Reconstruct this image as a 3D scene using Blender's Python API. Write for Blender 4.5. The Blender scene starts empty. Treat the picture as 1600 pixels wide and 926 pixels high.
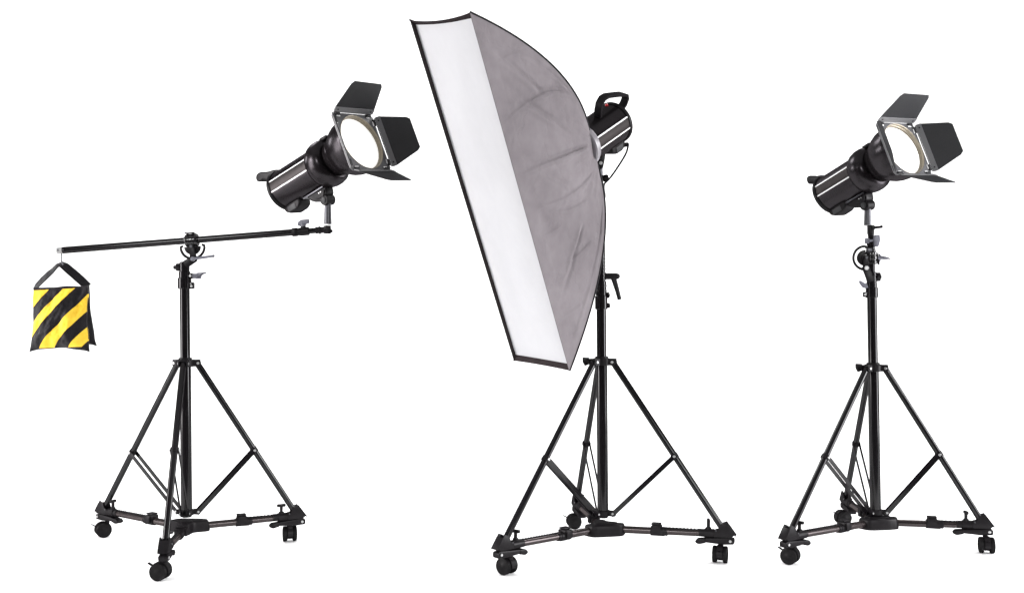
import bpy, bmesh, math, random
from mathutils import Vector, Matrix
random.seed(7)
V = Vector
R = math.radians
S = bpy.context.scene
COL = S.collection

# ------------------------------------------------------------------ camera, world, lights
CAM_Y, CAM_Z, FPX = -3.1, 0.726, 1550.0
cam = bpy.data.cameras.new('camera')
cam_o = bpy.data.objects.new('camera', cam)
COL.objects.link(cam_o)
cam_o.location = (0, CAM_Y, CAM_Z)
cam_o.rotation_euler = (R(90), 0, 0)
cam.sensor_width = 36
cam.lens = 36 * FPX / 1600
cam.shift_y = 37 / 1600
cam.clip_end = 200
S.camera = cam_o

w = bpy.data.worlds.new('World')
S.world = w
w.use_nodes = True
w.node_tree.nodes['Background'].inputs[0].default_value = (1, 1, 1, 1)
w.node_tree.nodes['Background'].inputs[1].default_value = 0.07


def area(name, loc, aim, sx, sy, power, color=(1, 1, 1)):
    l = bpy.data.lights.new(name, 'AREA')
    l.shape = 'RECTANGLE'
    l.size, l.size_y, l.energy, l.color = sx, sy, power, color
    o = bpy.data.objects.new(name, l)
    COL.objects.link(o)
    o.location = loc
    o.rotation_euler = (V(aim) - V(loc)).to_track_quat('-Z', 'Y').to_euler()
    return o


area('strip_softbox', (-3.9, -1.1, 1.05), (0, 0.1, 0.75), 1.6, 2.0, 150, (1, 0.96, 0.97))
area('strip_softbox', (3.9, -0.8, 1.05), (0, 0.1, 0.75), 1.6, 2.0, 165, (0.98, 0.97, 1))
area('added_overhead_fill', (0.0, 0.6, 5.2), (0, 0.6, 0), 11.0, 9.0, 185)  # added overhead fill, brightens sheet and backdrop until they clip to white
# added fill lights all round the set so that the sheet burns out to white without a dark patch anywhere
for lx, ly, lz in ((-6.5, 2.4, 2.6), (6.5, 2.4, 2.6), (-6.8, -2.2, 2.6), (6.8, -2.2, 2.6), (-3.2, -6.2, 2.6), (3.2, -6.2, 2.6), (-2.6, 3.0, 4.3), (2.6, 3.0, 4.3)):
    area('added_floor_fill', (lx, ly, lz), (0, 0.1, 0), 1.3, 1.3, 140)

S.view_settings.view_transform = 'Standard'
S.view_settings.look = 'None'
S.view_settings.exposure = 0
S.view_settings.gamma = 1


def P(px, py, y):
    """world point seen at photo pixel (px,py) at depth y (used to take real positions off the photograph)"""
    d = y - CAM_Y
    return V(((px - 800) / FPX * d, y, CAM_Z - (py - 500) / FPX * d))


# ------------------------------------------------------------------ materials
def nodes(name):
    m = bpy.data.materials.new(name)
    m.use_nodes = True
    nt = m.node_tree
    nt.nodes.clear()
    out = nt.nodes.new('ShaderNodeOutputMaterial')
    return m, nt, out


def noise(nt, scale, detail=3, coord='Object'):
    tc = nt.nodes.new('ShaderNodeTexCoord')
    n = nt.nodes.new('ShaderNodeTexNoise')
    n.inputs['Scale'].default_value = scale
    n.inputs['Detail'].default_value = detail
    nt.links.new(tc.outputs[coord], n.inputs['Vector'])
    return n


def bump(nt, src, strength, dist=0.002):
    b = nt.nodes.new('ShaderNodeBump')
    b.inputs['Strength'].default_value = strength
    b.inputs['Distance'].default_value = dist
    nt.links.new(src, b.inputs['Height'])
    return b


def ramp(nt, src, c0, c1, p0=0.3, p1=0.7):
    r = nt.nodes.new('ShaderNodeValToRGB')
    r.color_ramp.elements[0].position, r.color_ramp.elements[0].color = p0, (*c0, 1)
    r.color_ramp.elements[1].position, r.color_ramp.elements[1].color = p1, (*c1, 1)
    nt.links.new(src, r.inputs[0])
    return r


def coated(name, base, gloss, rough, spec=(1, 1, 1), nscale=60, bstr=0.03, fac_var=0.3, rough_var=0.08):
    """dark coat: diffuse body under a thin even sheen"""
    m, nt, out = nodes(name)
    n = noise(nt, nscale, 4)
    lo = tuple(c * (1 - fac_var) for c in base)
    hi = tuple(c * (1 + fac_var) for c in base)
    r = ramp(nt, n.outputs[0], lo, hi)
    d = nt.nodes.new('ShaderNodeBsdfDiffuse')
    g = nt.nodes.new('ShaderNodeBsdfGlossy')
    g.inputs['Color'].default_value = (*spec, 1)
    mr = nt.nodes.new('ShaderNodeMapRange')
    n2 = noise(nt, nscale * 0.3, 3)
    nt.links.new(n2.outputs[0], mr.inputs[0])
    mr.inputs[3].default_value = max(0.02, rough - rough_var)
    mr.inputs[4].default_value = rough + rough_var
    nt.links.new(mr.outputs[0], g.inputs['Roughness'])
    mix = nt.nodes.new('ShaderNodeMixShader')
    mix.inputs[0].default_value = gloss
    nt.links.new(r.outputs[0], d.inputs['Color'])
    b = bump(nt, n.outputs[0], bstr, 0.001)
    nt.links.new(b.outputs[0], d.inputs['Normal'])
    nt.links.new(b.outputs[0], g.inputs['Normal'])
    nt.links.new(d.outputs[0], mix.inputs[1])
    nt.links.new(g.outputs[0], mix.inputs[2])
    nt.links.new(mix.outputs[0], out.inputs[0])
    return m


def princ(name, base, rough, metal=0.0, nscale=40, var=0.1, bstr=0.02, spec=0.4):
    m, nt, out = nodes(name)
    p = nt.nodes.new('ShaderNodeBsdfPrincipled')
    n = noise(nt, nscale, 4)
    r = ramp(nt, n.outputs[0], tuple(c * (1 - var) for c in base), tuple(min(1, c * (1 + var)) for c in base))
    nt.links.new(r.outputs[0], p.inputs['Base Color'])
    p.inputs['Roughness'].default_value = rough
    p.inputs['Metallic'].default_value = metal
    p.inputs['Specular IOR Level'].default_value = spec
    b = bump(nt, n.outputs[0], bstr, 0.001)
    nt.links.new(b.outputs[0], p.inputs['Normal'])
    nt.links.new(p.outputs[0], out.inputs[0])
    return m


M = {}
M['tube'] = coated('black_tube_paint', (0.005, 0.0042, 0.005), 0.025, 0.12, nscale=90, bstr=0.004, fac_var=0.15, rough_var=0.02)
M['bronze'] = coated('dark_bronze_anodised_tube', (0.012, 0.010, 0.010), 0.045, 0.2, (1, 0.88, 0.88), bstr=0.004, fac_var=0.15, rough_var=0.03)
M['plastic'] = coated('black_moulded_plastic', (0.0085, 0.0075, 0.0085), 0.011, 0.33, nscale=500, bstr=0.03, fac_var=0.2, rough_var=0.05)
M['rubber'] = coated('matte_black_wheel', (0.006, 0.0055, 0.006), 0.008, 0.38, nscale=400, bstr=0.03, fac_var=0.2)
M['shell'] = coated('black_lacquered_lamp_shell', (0.006, 0.005, 0.0055), 0.022, 0.26, (1, 0.93, 1), nscale=700, bstr=0.006, fac_var=0.1, rough_var=0.03)
M['band'] = coated('warm_dark_grey_panel', (0.014, 0.0115, 0.012), 0.020, 0.4, (1, 0.93, 0.92), nscale=300, bstr=0.01, fac_var=0.15)
M['leaf'] = coated('matte_charcoal_sheet', (0.030, 0.030, 0.032), 0.018, 0.42, nscale=500, bstr=0.02, fac_var=0.12, rough_var=0.05)
M['plate'] = coated('grey_painted_steel_frame', (0.085, 0.085, 0.090), 0.045, 0.42, nscale=500, bstr=0.02, fac_var=0.1)
M['ringgrey'] = coated('satin_silver_ring', (0.15, 0.14, 0.155), 0.10, 0.4, nscale=300, bstr=0.01, fac_var=0.08)
M['clampblack'] = coated('glossy_black_casting', (0.006, 0.0055, 0.006), 0.05, 0.16, nscale=200, bstr=0.01, fac_var=0.15, rough_var=0.03)
M['strip'] = coated('worn_grey_steel_strip', (0.10, 0.10, 0.105), 0.09, 0.4, nscale=500, bstr=0.02, fac_var=0.15)
M['greyknob'] = coated('grey_blue_plastic', (0.11, 0.11, 0.135), 0.04, 0.4, nscale=150, bstr=0.05)
M['gunmetal'] = princ('brushed_gunmetal', (0.055, 0.055, 0.06), 0.34, 1.0, nscale=120)
M['steel'] = princ('bright_steel', (0.40, 0.40, 0.40), 0.38, 1.0, nscale=200)
M['white'] = princ('white_trim_line', (0.86, 0.86, 0.86), 0.5, var=0.02)
M['brass'] = princ('champagne_metal_ring', (0.21, 0.185, 0.145), 0.38, 1.0, nscale=120)
M['red'] = princ('red_button_plastic', (0.35, 0.008, 0.012), 0.3)
M['darkfloor'] = princ('dark_studio_floor', (0.03, 0.03, 0.03), 0.7, nscale=8, var=0.2, spec=0.1)
M['floor'] = princ('white_studio_floor', (0.93, 0.93, 0.93), 0.8, nscale=6, var=0.01, bstr=0.0, spec=0.1)


def lens_mat():
    m, nt, out = nodes('lit_frosted_glass')
    e = nt.nodes.new('ShaderNodeEmission')
    e.inputs[0].default_value = (1, 0.985, 0.95, 1)
    e.inputs[1].default_value = 0.75
    d = nt.nodes.new('ShaderNodeBsdfPrincipled')
    d.inputs['Base Color'].default_value = (0.8, 0.8, 0.78, 1)
    d.inputs['Roughness'].default_value = 0.4
    n = noise(nt, 120, 2)
    b = bump(nt, n.outputs[0], 0.1, 0.001)
    nt.links.new(b.outputs[0], d.inputs['Normal'])
    a = nt.nodes.new('ShaderNodeAddShader')
    nt.links.new(e.outputs[0], a.inputs[0])
    nt.links.new(d.outputs[0], a.inputs[1])
    nt.links.new(a.outputs[0], out.inputs[0])
    return m


M['lens'] = lens_mat()


def cloth(name, c0, c1, weave=900, wr=9, wstr=0.35, crease=0.0, sheen=0.0, rough=0.9, spec=0.05, stretch=(1, 1, 1)):
    m, nt, out = nodes(name)
    p = nt.nodes.new('ShaderNodeBsdfPrincipled')
    p.inputs['Roughness'].default_value = rough
    p.inputs['Specular IOR Level'].default_value = spec
    tc = nt.nodes.new('ShaderNodeTexCoord')
    mp = nt.nodes.new('ShaderNodeMapping')
    mp.inputs['Scale'].default_value = stretch
    nt.links.new(tc.outputs['Object'], mp.inputs[0])
    big = nt.nodes.new('ShaderNodeTexNoise')
    big.inputs['Scale'].default_value = wr
    big.inputs['Detail'].default_value = 5
    nt.links.new(mp.outputs[0], big.inputs['Vector'])
    mid = nt.nodes.new('ShaderNodeTexNoise')
    mid.inputs['Scale'].default_value = wr * 6
    mid.inputs['Detail'].default_value = 6
    nt.links.new(mp.outputs[0], mid.inputs['Vector'])
    fine = nt.nodes.new('ShaderNodeTexNoise')
    fine.inputs['Scale'].default_value = weave
    nt.links.new(tc.outputs['Object'], fine.inputs['Vector'])
    mix0 = nt.nodes.new('ShaderNodeMath')
    mix0.operation = 'MULTIPLY_ADD'
    nt.links.new(mid.outputs[0], mix0.inputs[0])
    mix0.inputs[1].default_value = 0.5
    nt.links.new(big.outputs[0], mix0.inputs[2])
    r = ramp(nt, mix0.outputs[0], c0, c1, 0.45, 1.05)
    nt.links.new(r.outputs[0], p.inputs['Base Color'])
    b1 = bump(nt, big.outputs[0], wstr, 0.02)
    b2 = bump(nt, fine.outputs[0], 0.12, 0.0006)
    nt.links.new(b1.outputs[0], b2.inputs['Normal'])
    last = b2
    if crease:
        vo = nt.nodes.new('ShaderNodeTexVoronoi')
        vo.feature = 'DISTANCE_TO_EDGE'
        vo.inputs['Scale'].default_value = 5.2
        wv = nt.nodes.new('ShaderNodeMixRGB')
        wv.inputs[0].default_value = 0.06
        nt.links.new(mp.outputs[0], wv.inputs[1])
        nt.links.new(mid.outputs['Color'], wv.inputs[2])
        nt.links.new(wv.outputs[0], vo.inputs['Vector'])
        cr = ramp(nt, vo.outputs['Distance'], (0, 0, 0), (1, 1, 1), 0.0, 0.045)
        b3 = bump(nt, cr.outputs[0], crease, 0.0025)
        nt.links.new(b2.outputs[0], b3.inputs['Normal'])
        last = b3
    nt.links.new(last.outputs[0], p.inputs['Normal'])
    nt.links.new(p.outputs[0], out.inputs[0])
    return m


M['greycloth'] = cloth('silver_grey_nylon', (0.128, 0.115, 0.122), (0.188, 0.171, 0.180), wr=5, wstr=0.25, crease=0.35)
M['lipcloth'] = cloth('charcoal_nylon_edge', (0.022, 0.018, 0.019), (0.038, 0.031, 0.032), wr=30, wstr=0.3)
M['blackcloth'] = cloth('black_cordura', (0.005, 0.0043, 0.0055), (0.011, 0.0095, 0.0122), wr=28, wstr=0.5, spec=0.15, rough=0.6)
M['yellowcloth'] = cloth('yellow_cordura', (0.80, 0.485, 0.026), (0.92, 0.62, 0.06), wr=28, wstr=0.4, spec=0.15, rough=0.6)
M['diffuser'] = cloth('white_diffuser_cloth', (0.482, 0.486, 0.502), (0.512, 0.515, 0.53), wr=4, wstr=0.12, stretch=(3, 3, 0.8))

# ------------------------------------------------------------------ helpers
WPOS = {}


def put(o, parent, wloc):
    COL.objects.link(o)
    if parent is not None:
        o.parent = parent
        o.location = V(wloc) - WPOS[parent]
    else:
        o.location = wloc
    WPOS[o] = V(wloc)


def thing(name, label, cat, loc, group=None):
    o = bpy.data.objects.new(name, None)
    o.empty_display_size = 0.05
    put(o, None, loc)
    o['label'] = label
    o['category'] = cat
    if group:
        o['group'] = group
    return o


def obj(name, bm, mat, parent=None, flat=False, angle=35):
    """bm is in world coordinates; the object's origin goes to its middle"""
    bmesh.ops.remove_doubles(bm, verts=bm.verts, dist=1e-6)
    bmesh.ops.recalc_face_normals(bm, faces=bm.faces)
    lo = V((min(v.co.x for v in bm.verts), min(v.co.y for v in bm.verts), min(v.co.z for v in bm.verts)))
    hi = V((max(v.co.x for v in bm.verts), max(v.co.y for v in bm.verts), max(v.co.z for v in bm.verts)))
    c = (lo + hi) / 2
    bmesh.ops.translate(bm, verts=bm.verts, vec=-c)
    me = bpy.data.meshes.new(name)
    bm.to_mesh(me)
    bm.free()
    me.materials.append(M[mat])
    if not flat:
        me.shade_smooth()
        me.set_sharp_from_angle(angle=R(angle))
    o = bpy.data.objects.new(name, me)
    put(o, parent, c)
    return o


def frame_of(axis, hint=V((0, 0, 1))):
    a = V(axis).normalized()
    if abs(a.dot(hint)) > 0.98:
        hint = V((1, 0, 0))
    x = hint.cross(a).normalized()
    y = a.cross(x)
    return x, y, a


def B(*fns):
    bm = bmesh.new()
    for f in fns:
        f(bm)
    return bm


def lathe(o, axis, prof, seg=24, hint=V((0, 0, 1)), a0=0, a1=2 * math.pi):
    """prof: list of (distance along axis, radius); closed ends when radius 0 / capped"""
    def f(bm):
        x, y, a = frame_of(axis, hint)
        full = abs(a1 - a0 - 2 * math.pi) < 1e-6
        n = seg if full else seg + 1
        rings = []
        for s, r in prof:
            if r <= 1e-7:
                rings.append([bm.verts.new(V(o) + a * s)])
            else:
                rings.append([bm.verts.new(V(o) + a * s + (x * math.cos(a0 + (a1 - a0) * k / seg) + y * math.sin(a0 + (a1 - a0) * k / seg)) * r) for k in range(n)])
        for A, C in zip(rings, rings[1:]):
            m = seg
            for k in range(m):
                k2 = (k + 1) % n
                if len(A) == 1 and len(C) == 1:
                    continue
                if len(A) == 1:
                    bm.faces.new((A[0], C[k], C[k2]))
                elif len(C) == 1:
                    bm.faces.new((A[k], A[k2], C[0]))
                else:
                    bm.faces.new((A[k], A[k2], C[k2], C[k]))
    return f


def tube(p0, p1, r0, r1=None, seg=16, bev=0.0008):
    p0, p1 = V(p0), V(p1)
    r1 = r0 if r1 is None else r1
    L = (p1 - p0).length
    b = min(bev, r0 * 0.3, r1 * 0.3, L * 0.2)
    return lathe(p0, p1 - p0, [(0, 0), (0, r0 - b), (b, r0), (L - b, r1), (L, r1 - b), (L, 0)], seg)


def sweep(pts, r, seg=10, cap=True):
    """round tube along a polyline; r a number or list"""
    def f(bm):
        n = len(pts)
        rr = r if isinstance(r, (list, tuple)) else [r] * n
        P_ = [V(p) for p in pts]
        t0 = (P_[1] - P_[0]).normalized()
        x, y, _ = frame_of(t0)
        rings = []
        for i in range(n):
            t = (P_[min(i + 1, n - 1)] - P_[max(i - 1, 0)]).normalized()
            x = (x - t * x.dot(t)).normalized()
            y = t.cross(x)
            rings.append([bm.verts.new(P_[i] + (x * math.cos(2 * math.pi * k / seg) + y * math.sin(2 * math.pi * k / seg)) * rr[i]) for k in range(seg)])
        for A, C in zip(rings, rings[1:]):
            for k in range(seg):
                bm.faces.new((A[k], A[(k + 1) % seg], C[(k + 1) % seg], C[k]))
        if cap:
            bm.faces.new(rings[0][::-1])
            bm.faces.new(rings[-1])
    return f


def merge(bm, tmp):
    me = bpy.data.meshes.new('tmp')
    tmp.to_mesh(me)
    tmp.free()
    bm.from_mesh(me)
    bpy.data.meshes.remove(me)


def box(c, ax, ay, az, sx, sy, sz, bev=0.0015, seg=2):
    """box centred at c with half... full sizes sx,sy,sz along the unit vectors ax,ay,az"""
    def f(bm):
        t = bmesh.new()
        vs = [t.verts.new(V(c) + V(ax) * sx * i / 2 + V(ay) * sy * j / 2 + V(az) * sz * k / 2) for i in (-1, 1) for j in (-1, 1) for k in (-1, 1)]
        for q in ((0, 1, 3, 2), (4, 6, 7, 5), (0, 4, 5, 1), (2, 3, 7, 6), (0, 2, 6, 4), (1, 5, 7, 3)):
            t.faces.new([vs[i] for i in q])
        bmesh.ops.recalc_face_normals(t, faces=t.faces)
        if bev:
            b = min(bev, sx * 0.3, sy * 0.3, sz * 0.3)
            bmesh.ops.bevel(t, geom=t.edges[:], offset=b, segments=seg, affect='EDGES', profile=0.6)
        merge(bm, t)
    return f


def prism(poly, o, ax, ay, n, thick, bev=0.0015, seg=2, taper=1.0):
    """polygon [(a,b)] in the plane ax,ay at o, thickness centred along n"""
    def f(bm):
        t = bmesh.new()
        ca = sum(p[0] for p in poly) / len(poly)
        cb = sum(p[1] for p in poly) / len(poly)
        A = [t.verts.new(V(o) + V(ax) * a + V(ay) * b - V(n) * thick / 2) for a, b in poly]
        C = [t.verts.new(V(o) + V(ax) * (ca + (a - ca) * taper) + V(ay) * (cb + (b - cb) * taper) + V(n) * thick / 2) for a, b in poly]
        t.faces.new(A[::-1])
        t.faces.new(C)
        k = len(poly)
        for i in range(k):
            t.faces.new((A[i], A[(i + 1) % k], C[(i + 1) % k], C[i]))
        bmesh.ops.recalc_face_normals(t, faces=t.faces)
        if bev:
            bmesh.ops.bevel(t, geom=t.edges[:], offset=bev, segments=seg, affect='EDGES', profile=0.6)
        merge(bm, t)
    return f


def bolt(p, axis, r=0.0035, h=0.003):
    return tube(V(p), V(p) + V(axis).normalized() * h, r, seg=12, bev=0.0008)


def each(name, fns, mat, parent):
    for fn in fns:
        obj(name, B(fn), mat, parent)


def rounded(pts, r, k=4):
    """round the corners of a polygon"""
    out = []
    n = len(pts)
    for i in range(n):
        p, a, b = V(pts[i]), V(pts[i - 1]), V(pts[(i + 1) % n])
        da, db = (a - p), (b - p)
        rr = min(r, da.length * 0.45, db.length * 0.45)
        p0, p1 = p + da.normalized() * rr, p + db.normalized() * rr
        for j in range(k + 1):
            t = j / k
            out.append(tuple(p0 * (1 - t) ** 2 + p * 2 * t * (1 - t) + p1 * t * t))
    return out


Z = V((0, 0, 1))
X = V((1, 0, 0))
Y = V((0, 1, 0))

# ------------------------------------------------------------------ dark studio floor, white paper sweep lying on it
bm = bmesh.new()
bm.faces.new([bm.verts.new(p) for p in ((-20, -20, -0.004), (20, -20, -0.004), (20, 12, -0.004), (-20, 12, -0.004))])
fl = obj('floor', bm, 'darkfloor', flat=True)
fl['kind'] = 'structure'
bm = bmesh.new()
prof = [(-0.95, 0), (3.4, 0)] + [(3.4 + 1.5 * math.sin(R(a)), 1.5 - 1.5 * math.cos(R(a))) for a in range(6, 91, 6)] + [(4.9, 5.5)]
rows = [[bm.verts.new((x, yy, zz)) for x in (-7, 7)] for yy, zz in prof]
for a, c in zip(rows, rows[1:]):
    bm.faces.new((a[0], a[1], c[1], c[0]))
bd = obj('backdrop', bm, 'floor')
bd['kind'] = 'structure'


# ------------------------------------------------------------------ casters (built once, meshes shared)
def local_mesh(name, bm, mat):
    bmesh.ops.remove_doubles(bm, verts=bm.verts, dist=1e-6)
    bmesh.ops.recalc_face_normals(bm, faces=bm.faces)
    me = bpy.data.meshes.new(name)
    bm.to_mesh(me)
    bm.free()
    me.materials.append(M[mat])
    me.shade_smooth()
    me.set_sharp_from_angle(angle=R(35))
    return me


# caster local frame: wheel axis along X, wheel centre at origin + trail (y), stem on the Z axis, ground at z=0
WR = 0.0250
TRAIL = -0.012


def wheel_bm(sx):
    c = V((sx * 0.0160, TRAIL, WR))
    return B(lathe(c - X * sx * 0.0070, X * sx, [(0, 0), (0, WR - 0.004), (0.001, WR - 0.001), (0.0025, WR), (0.0105, WR), (0.0125, WR - 0.0015), (0.013, WR - 0.0035), (0.0123, WR - 0.0045), (0.0123, 0.008), (0.0135, 0.006), (0.0135, 0)], 32))


def hood_bm():
    pts = []
    a0, a1 = R(-12), R(192)
    n = 18
    for k in range(n + 1):
        a = a0 + (a1 - a0) * k / n
        pts.append((0.0268 * math.cos(a), 0.0268 * math.sin(a)))
    for k in range(n + 1):
        a = a1 + (a0 - a1) * k / n
        pts.append((0.0240 * math.cos(a), 0.0240 * math.sin(a)))
    c = V((0, TRAIL, WR))
    f1 = prism(pts, c, Y, Z, X, 0.0175, bev=0)
    f2 = prism([(0.026 * math.cos(a), 0.026 * math.sin(a)) for a in [R(q) for q in range(-10, 191, 10)]], c, Y, Z, X, 0.008, bev=0)
    f3 = lathe(c - X * 0.0095, X, [(0, 0), (0, 0.0175), (0.019, 0.0175), (0.019, 0)], 24)
    return B(f1, f2, f3)


CME = {
    'wheel_a': local_mesh('wheel', wheel_bm(1), 'rubber'),
    'wheel_b': local_mesh('wheel', wheel_bm(-1), 'rubber'),
    'hood': local_mesh('hood', hood_bm(), 'plastic'),
    'stem': local_mesh('stem', B(tube((0, 0, 0.046), (0, 0, 0.068), 0.0055, seg=14), tube((0, 0, 0.044), (0, 0, 0.051), 0.009, seg=14)), 'plastic'),
    'brake': local_mesh('brake_tab', B(box((0, TRAIL - 0.030, WR + 0.017), X, V((0, 0.87, -0.5)), V((0, 0.5, 0.87)), 0.009, 0.016, 0.003, 0.0008)), 'plastic'),
}


def caster(parent, wloc, az):
    """az: heading of the wheel axis (degrees)"""
    e = bpy.data.objects.new('caster', None)
    e.empty_display_size = 0.02
    e.rotation_euler = (0, 0, R(az))
    put(e, parent, wloc)
    for n, k in (('wheel', 'wheel_a'), ('wheel', 'wheel_b'), ('hood', 'hood'), ('stem', 'stem'), ('brake_tab', 'brake')):
        o = bpy.data.objects.new(n, CME[k])
        COL.objects.link(o)
        o.parent = e


# ------------------------------------------------------------------ dolly
def dolly(cx, cy, arms, label, third):
    """arms: list of (angle deg, outer radius, caster radius, caster azimuth, knob turn)"""
    C = V((cx, cy, 0))
    t = thing('dolly', label, 'dolly', C, 'wheeled dollies under the stands')
    # hub: three-lobed casing, straight between the two fixed arms, waisted beside the third
    angs = [a[0] for a in arms]
    order = sorted(range(3), key=lambda i: angs[i] % 360)
    poly = []
    for q in range(3):
        i, j = order[q], order[(q + 1) % 3]
        a = R(angs[i] % 360)
        a2 = R(angs[j] % 360)
        if a2 < a:
            a2 += 2 * math.pi
        wid = 0.0165 if i == third else 0.021
        rho = 0.058 if i == third else 0.070
        d = V((math.cos(a), math.sin(a)))
        s = V((-math.sin(a), math.cos(a)))
        poly.append(tuple(d * rho - s * wid))
        poly.append(tuple(d * rho + s * wid))
        mid = (a + a2) / 2
        if third in (i, j):
            for u, rr in ((0.33, 0.036), (0.5, 0.031), (0.67, 0.036)):
                m = a + (a2 - a) * u
                poly.append((math.cos(m) * rr, math.sin(m) * rr))
        else:
            for u in (0.36, 0.64):
                m = a + (a2 - a) * u
                poly.append((math.cos(m) * 0.058, math.sin(m) * 0.058))
    poly = rounded(poly, 0.012, 4)
    hub = obj('hub', B(prism(poly, C + Z * 0.0775, X, Y, Z, 0.035, bev=0.006, seg=3, taper=0.93)), 'plastic', t)
    # recessed panel and lid on the hub
    lid = [(a * 0.62, b * 0.62) for a, b in poly]
    obj('lid', B(prism(lid, C + Z * 0.0955, X, Y, Z, 0.004, bev=0.0012)), 'plastic', hub)
    for i, (ad, Ro, Rc, caz, kturn) in enumerate(arms):
        a = R(ad)
        d = V((math.cos(a), math.sin(a), 0))
        s = V((-math.sin(a), math.cos(a), 0))
        p = lambda r, z, o=0: C + d * r + s * o + Z * z
        zb0, zb1 = 0.0765, 0.0835
        zz = lambda r: zb0 + (zb1 - zb0) * r / 0.42
        Rk = 0.172 if i != third else 0.115
        bar = obj('bar', B(tube(p(0.045, zz(0.045)), p(Rk, zz(Rk)), 0.0112), tube(p(Rk, zz(Rk)), p(Ro - 0.05, zz(Ro)), 0.0102)), 'bronze', t)
        # adjusting rack of small teeth along the top of the outer bar
        r0, r1 = Rk + 0.02, Ro - 0.09
        n = max(4, int((r1 - r0) / 0.0105))
        fs = [box(p((r0 + r1) / 2, zz(0.3) + 0.0098), d, s, Z, r1 - r0, 0.009, 0.0025, 0)]
        for k in range(n):
            rr = r0 + (k + 0.5) * (r1 - r0) / n
            fs.append(box(p(rr, zz(rr) + 0.0120), d, s, Z, 0.0058, 0.008, 0.0028, 0.0005, 1))
        obj('rack', B(*fs), 'plastic', bar)
        clip = obj('clip', B(tube(p(Rk - 0.021, zz(Rk)), p(Rk + 0.021, zz(Rk)), 0.0145, seg=20),
                             box(p(Rk - 0.003, zz(Rk) + 0.008), d, s, Z, 0.030, 0.031, 0.022, 0.004),
                             tube(p(Rk + 0.018, zz(Rk)), p(Rk + 0.030, zz(Rk)), 0.0128, seg=20)), 'plastic', t)
        obj('clip_lever', B(box(p(Rk - 0.004, zz(Rk) + 0.0225), d, s, (Z + d * 0.12).normalized(), 0.028, 0.024, 0.005, 0.002),
                            box(p(Rk - 0.004, zz(Rk) + 0.006, 0.0185), d, s, Z, 0.024, 0.005, 0.024, 0.002)), 'plastic', clip)
        # corner bracket: sleeve, shoe cheeks, top plate
        zc = zb1
        cheek = [(Ro + 0.003, 0.084), (Ro - 0.022, 0.121), (Ro - 0.040, 0.114), (Ro - 0.046, 0.098), (Ro - 0.058, 0.094), (Ro - 0.058, 0.076), (Ro - 0.008, 0.076)]
        br = obj('corner_bracket', B(
            tube(p(Ro - 0.088, zc), p(Ro - 0.058, zc), 0.0140, seg=20),
            tube(p(Ro - 0.104, zc), p(Ro - 0.088, zc), 0.0120, seg=20),
            prism([(r, z) for r, z in cheek], C + s * 0.0122, d, Z, s, 0.004, bev=0.0012),
            prism([(r, z) for r, z in cheek], C - s * 0.0122, d, Z, s, 0.004, bev=0.0012),
            box(p(Ro - 0.034, 0.083), d, s, Z, 0.052, 0.022, 0.018, 0.003),
            box(p(Ro - 0.006, 0.0965), V((0.59 * d.x, 0.59 * d.y, -0.81)), s, V((0.81 * d.x, 0.81 * d.y, 0.59)), 0.038, 0.029, 0.0030, 0.0008)), 'plastic', t)
        # T knob
        ks = Matrix.Rotation(R(kturn), 3, 'Z') @ s
        kd = Z.cross(ks)
        obj('clamp_knob', B(tube(p(Ro - 0.076, 0.095), p(Ro - 0.076, 0.120), 0.0052, seg=12),
                            tube(p(Ro - 0.076, 0.094), p(Ro - 0.076, 0.101), 0.0085, seg=14),
                            box(p(Ro - 0.076, 0.1215), ks, kd, Z, 0.028, 0.0095, 0.0095, 0.003)), 'plastic', br)
        # lever under the corner with a rounded inner pad and a steel pivot
        lev = obj('pedal', B(
            prism(rounded([(Ro + 0.001, 0.056), (Ro + 0.001, 0.073), (Ro - 0.014, 0.0745), (Ro - 0.086, 0.0685), (Ro - 0.086, 0.0570), (Ro - 0.03, 0.0535)], 0.005, 3), C, d, Z, s, 0.025, bev=0.0025),
            prism(rounded([(Ro - 0.082, 0.0555), (Ro - 0.082, 0.0690), (Ro - 0.109, 0.0660), (Ro - 0.116, 0.0560), (Ro - 0.105, 0.0495)], 0.006, 4), C, d, Z, s, 0.027, bev=0.004)), 'plastic', t)
        each('pivot_bolt', [bolt(p(Ro - 0.010, 0.0655, -0.0125), -s, 0.0042), bolt(p(Ro - 0.010, 0.0655, 0.0125), s, 0.0042)], 'steel', lev)
        each('bracket_screw', [bolt(p(Ro - 0.052, 0.094, -0.0125), -s, 0.0025), bolt(p(Ro - 0.052, 0.094, 0.0125), s, 0.0025)], 'gunmetal', br)
        caster(t, p(Rc, 0), caz)
    return t


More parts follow.
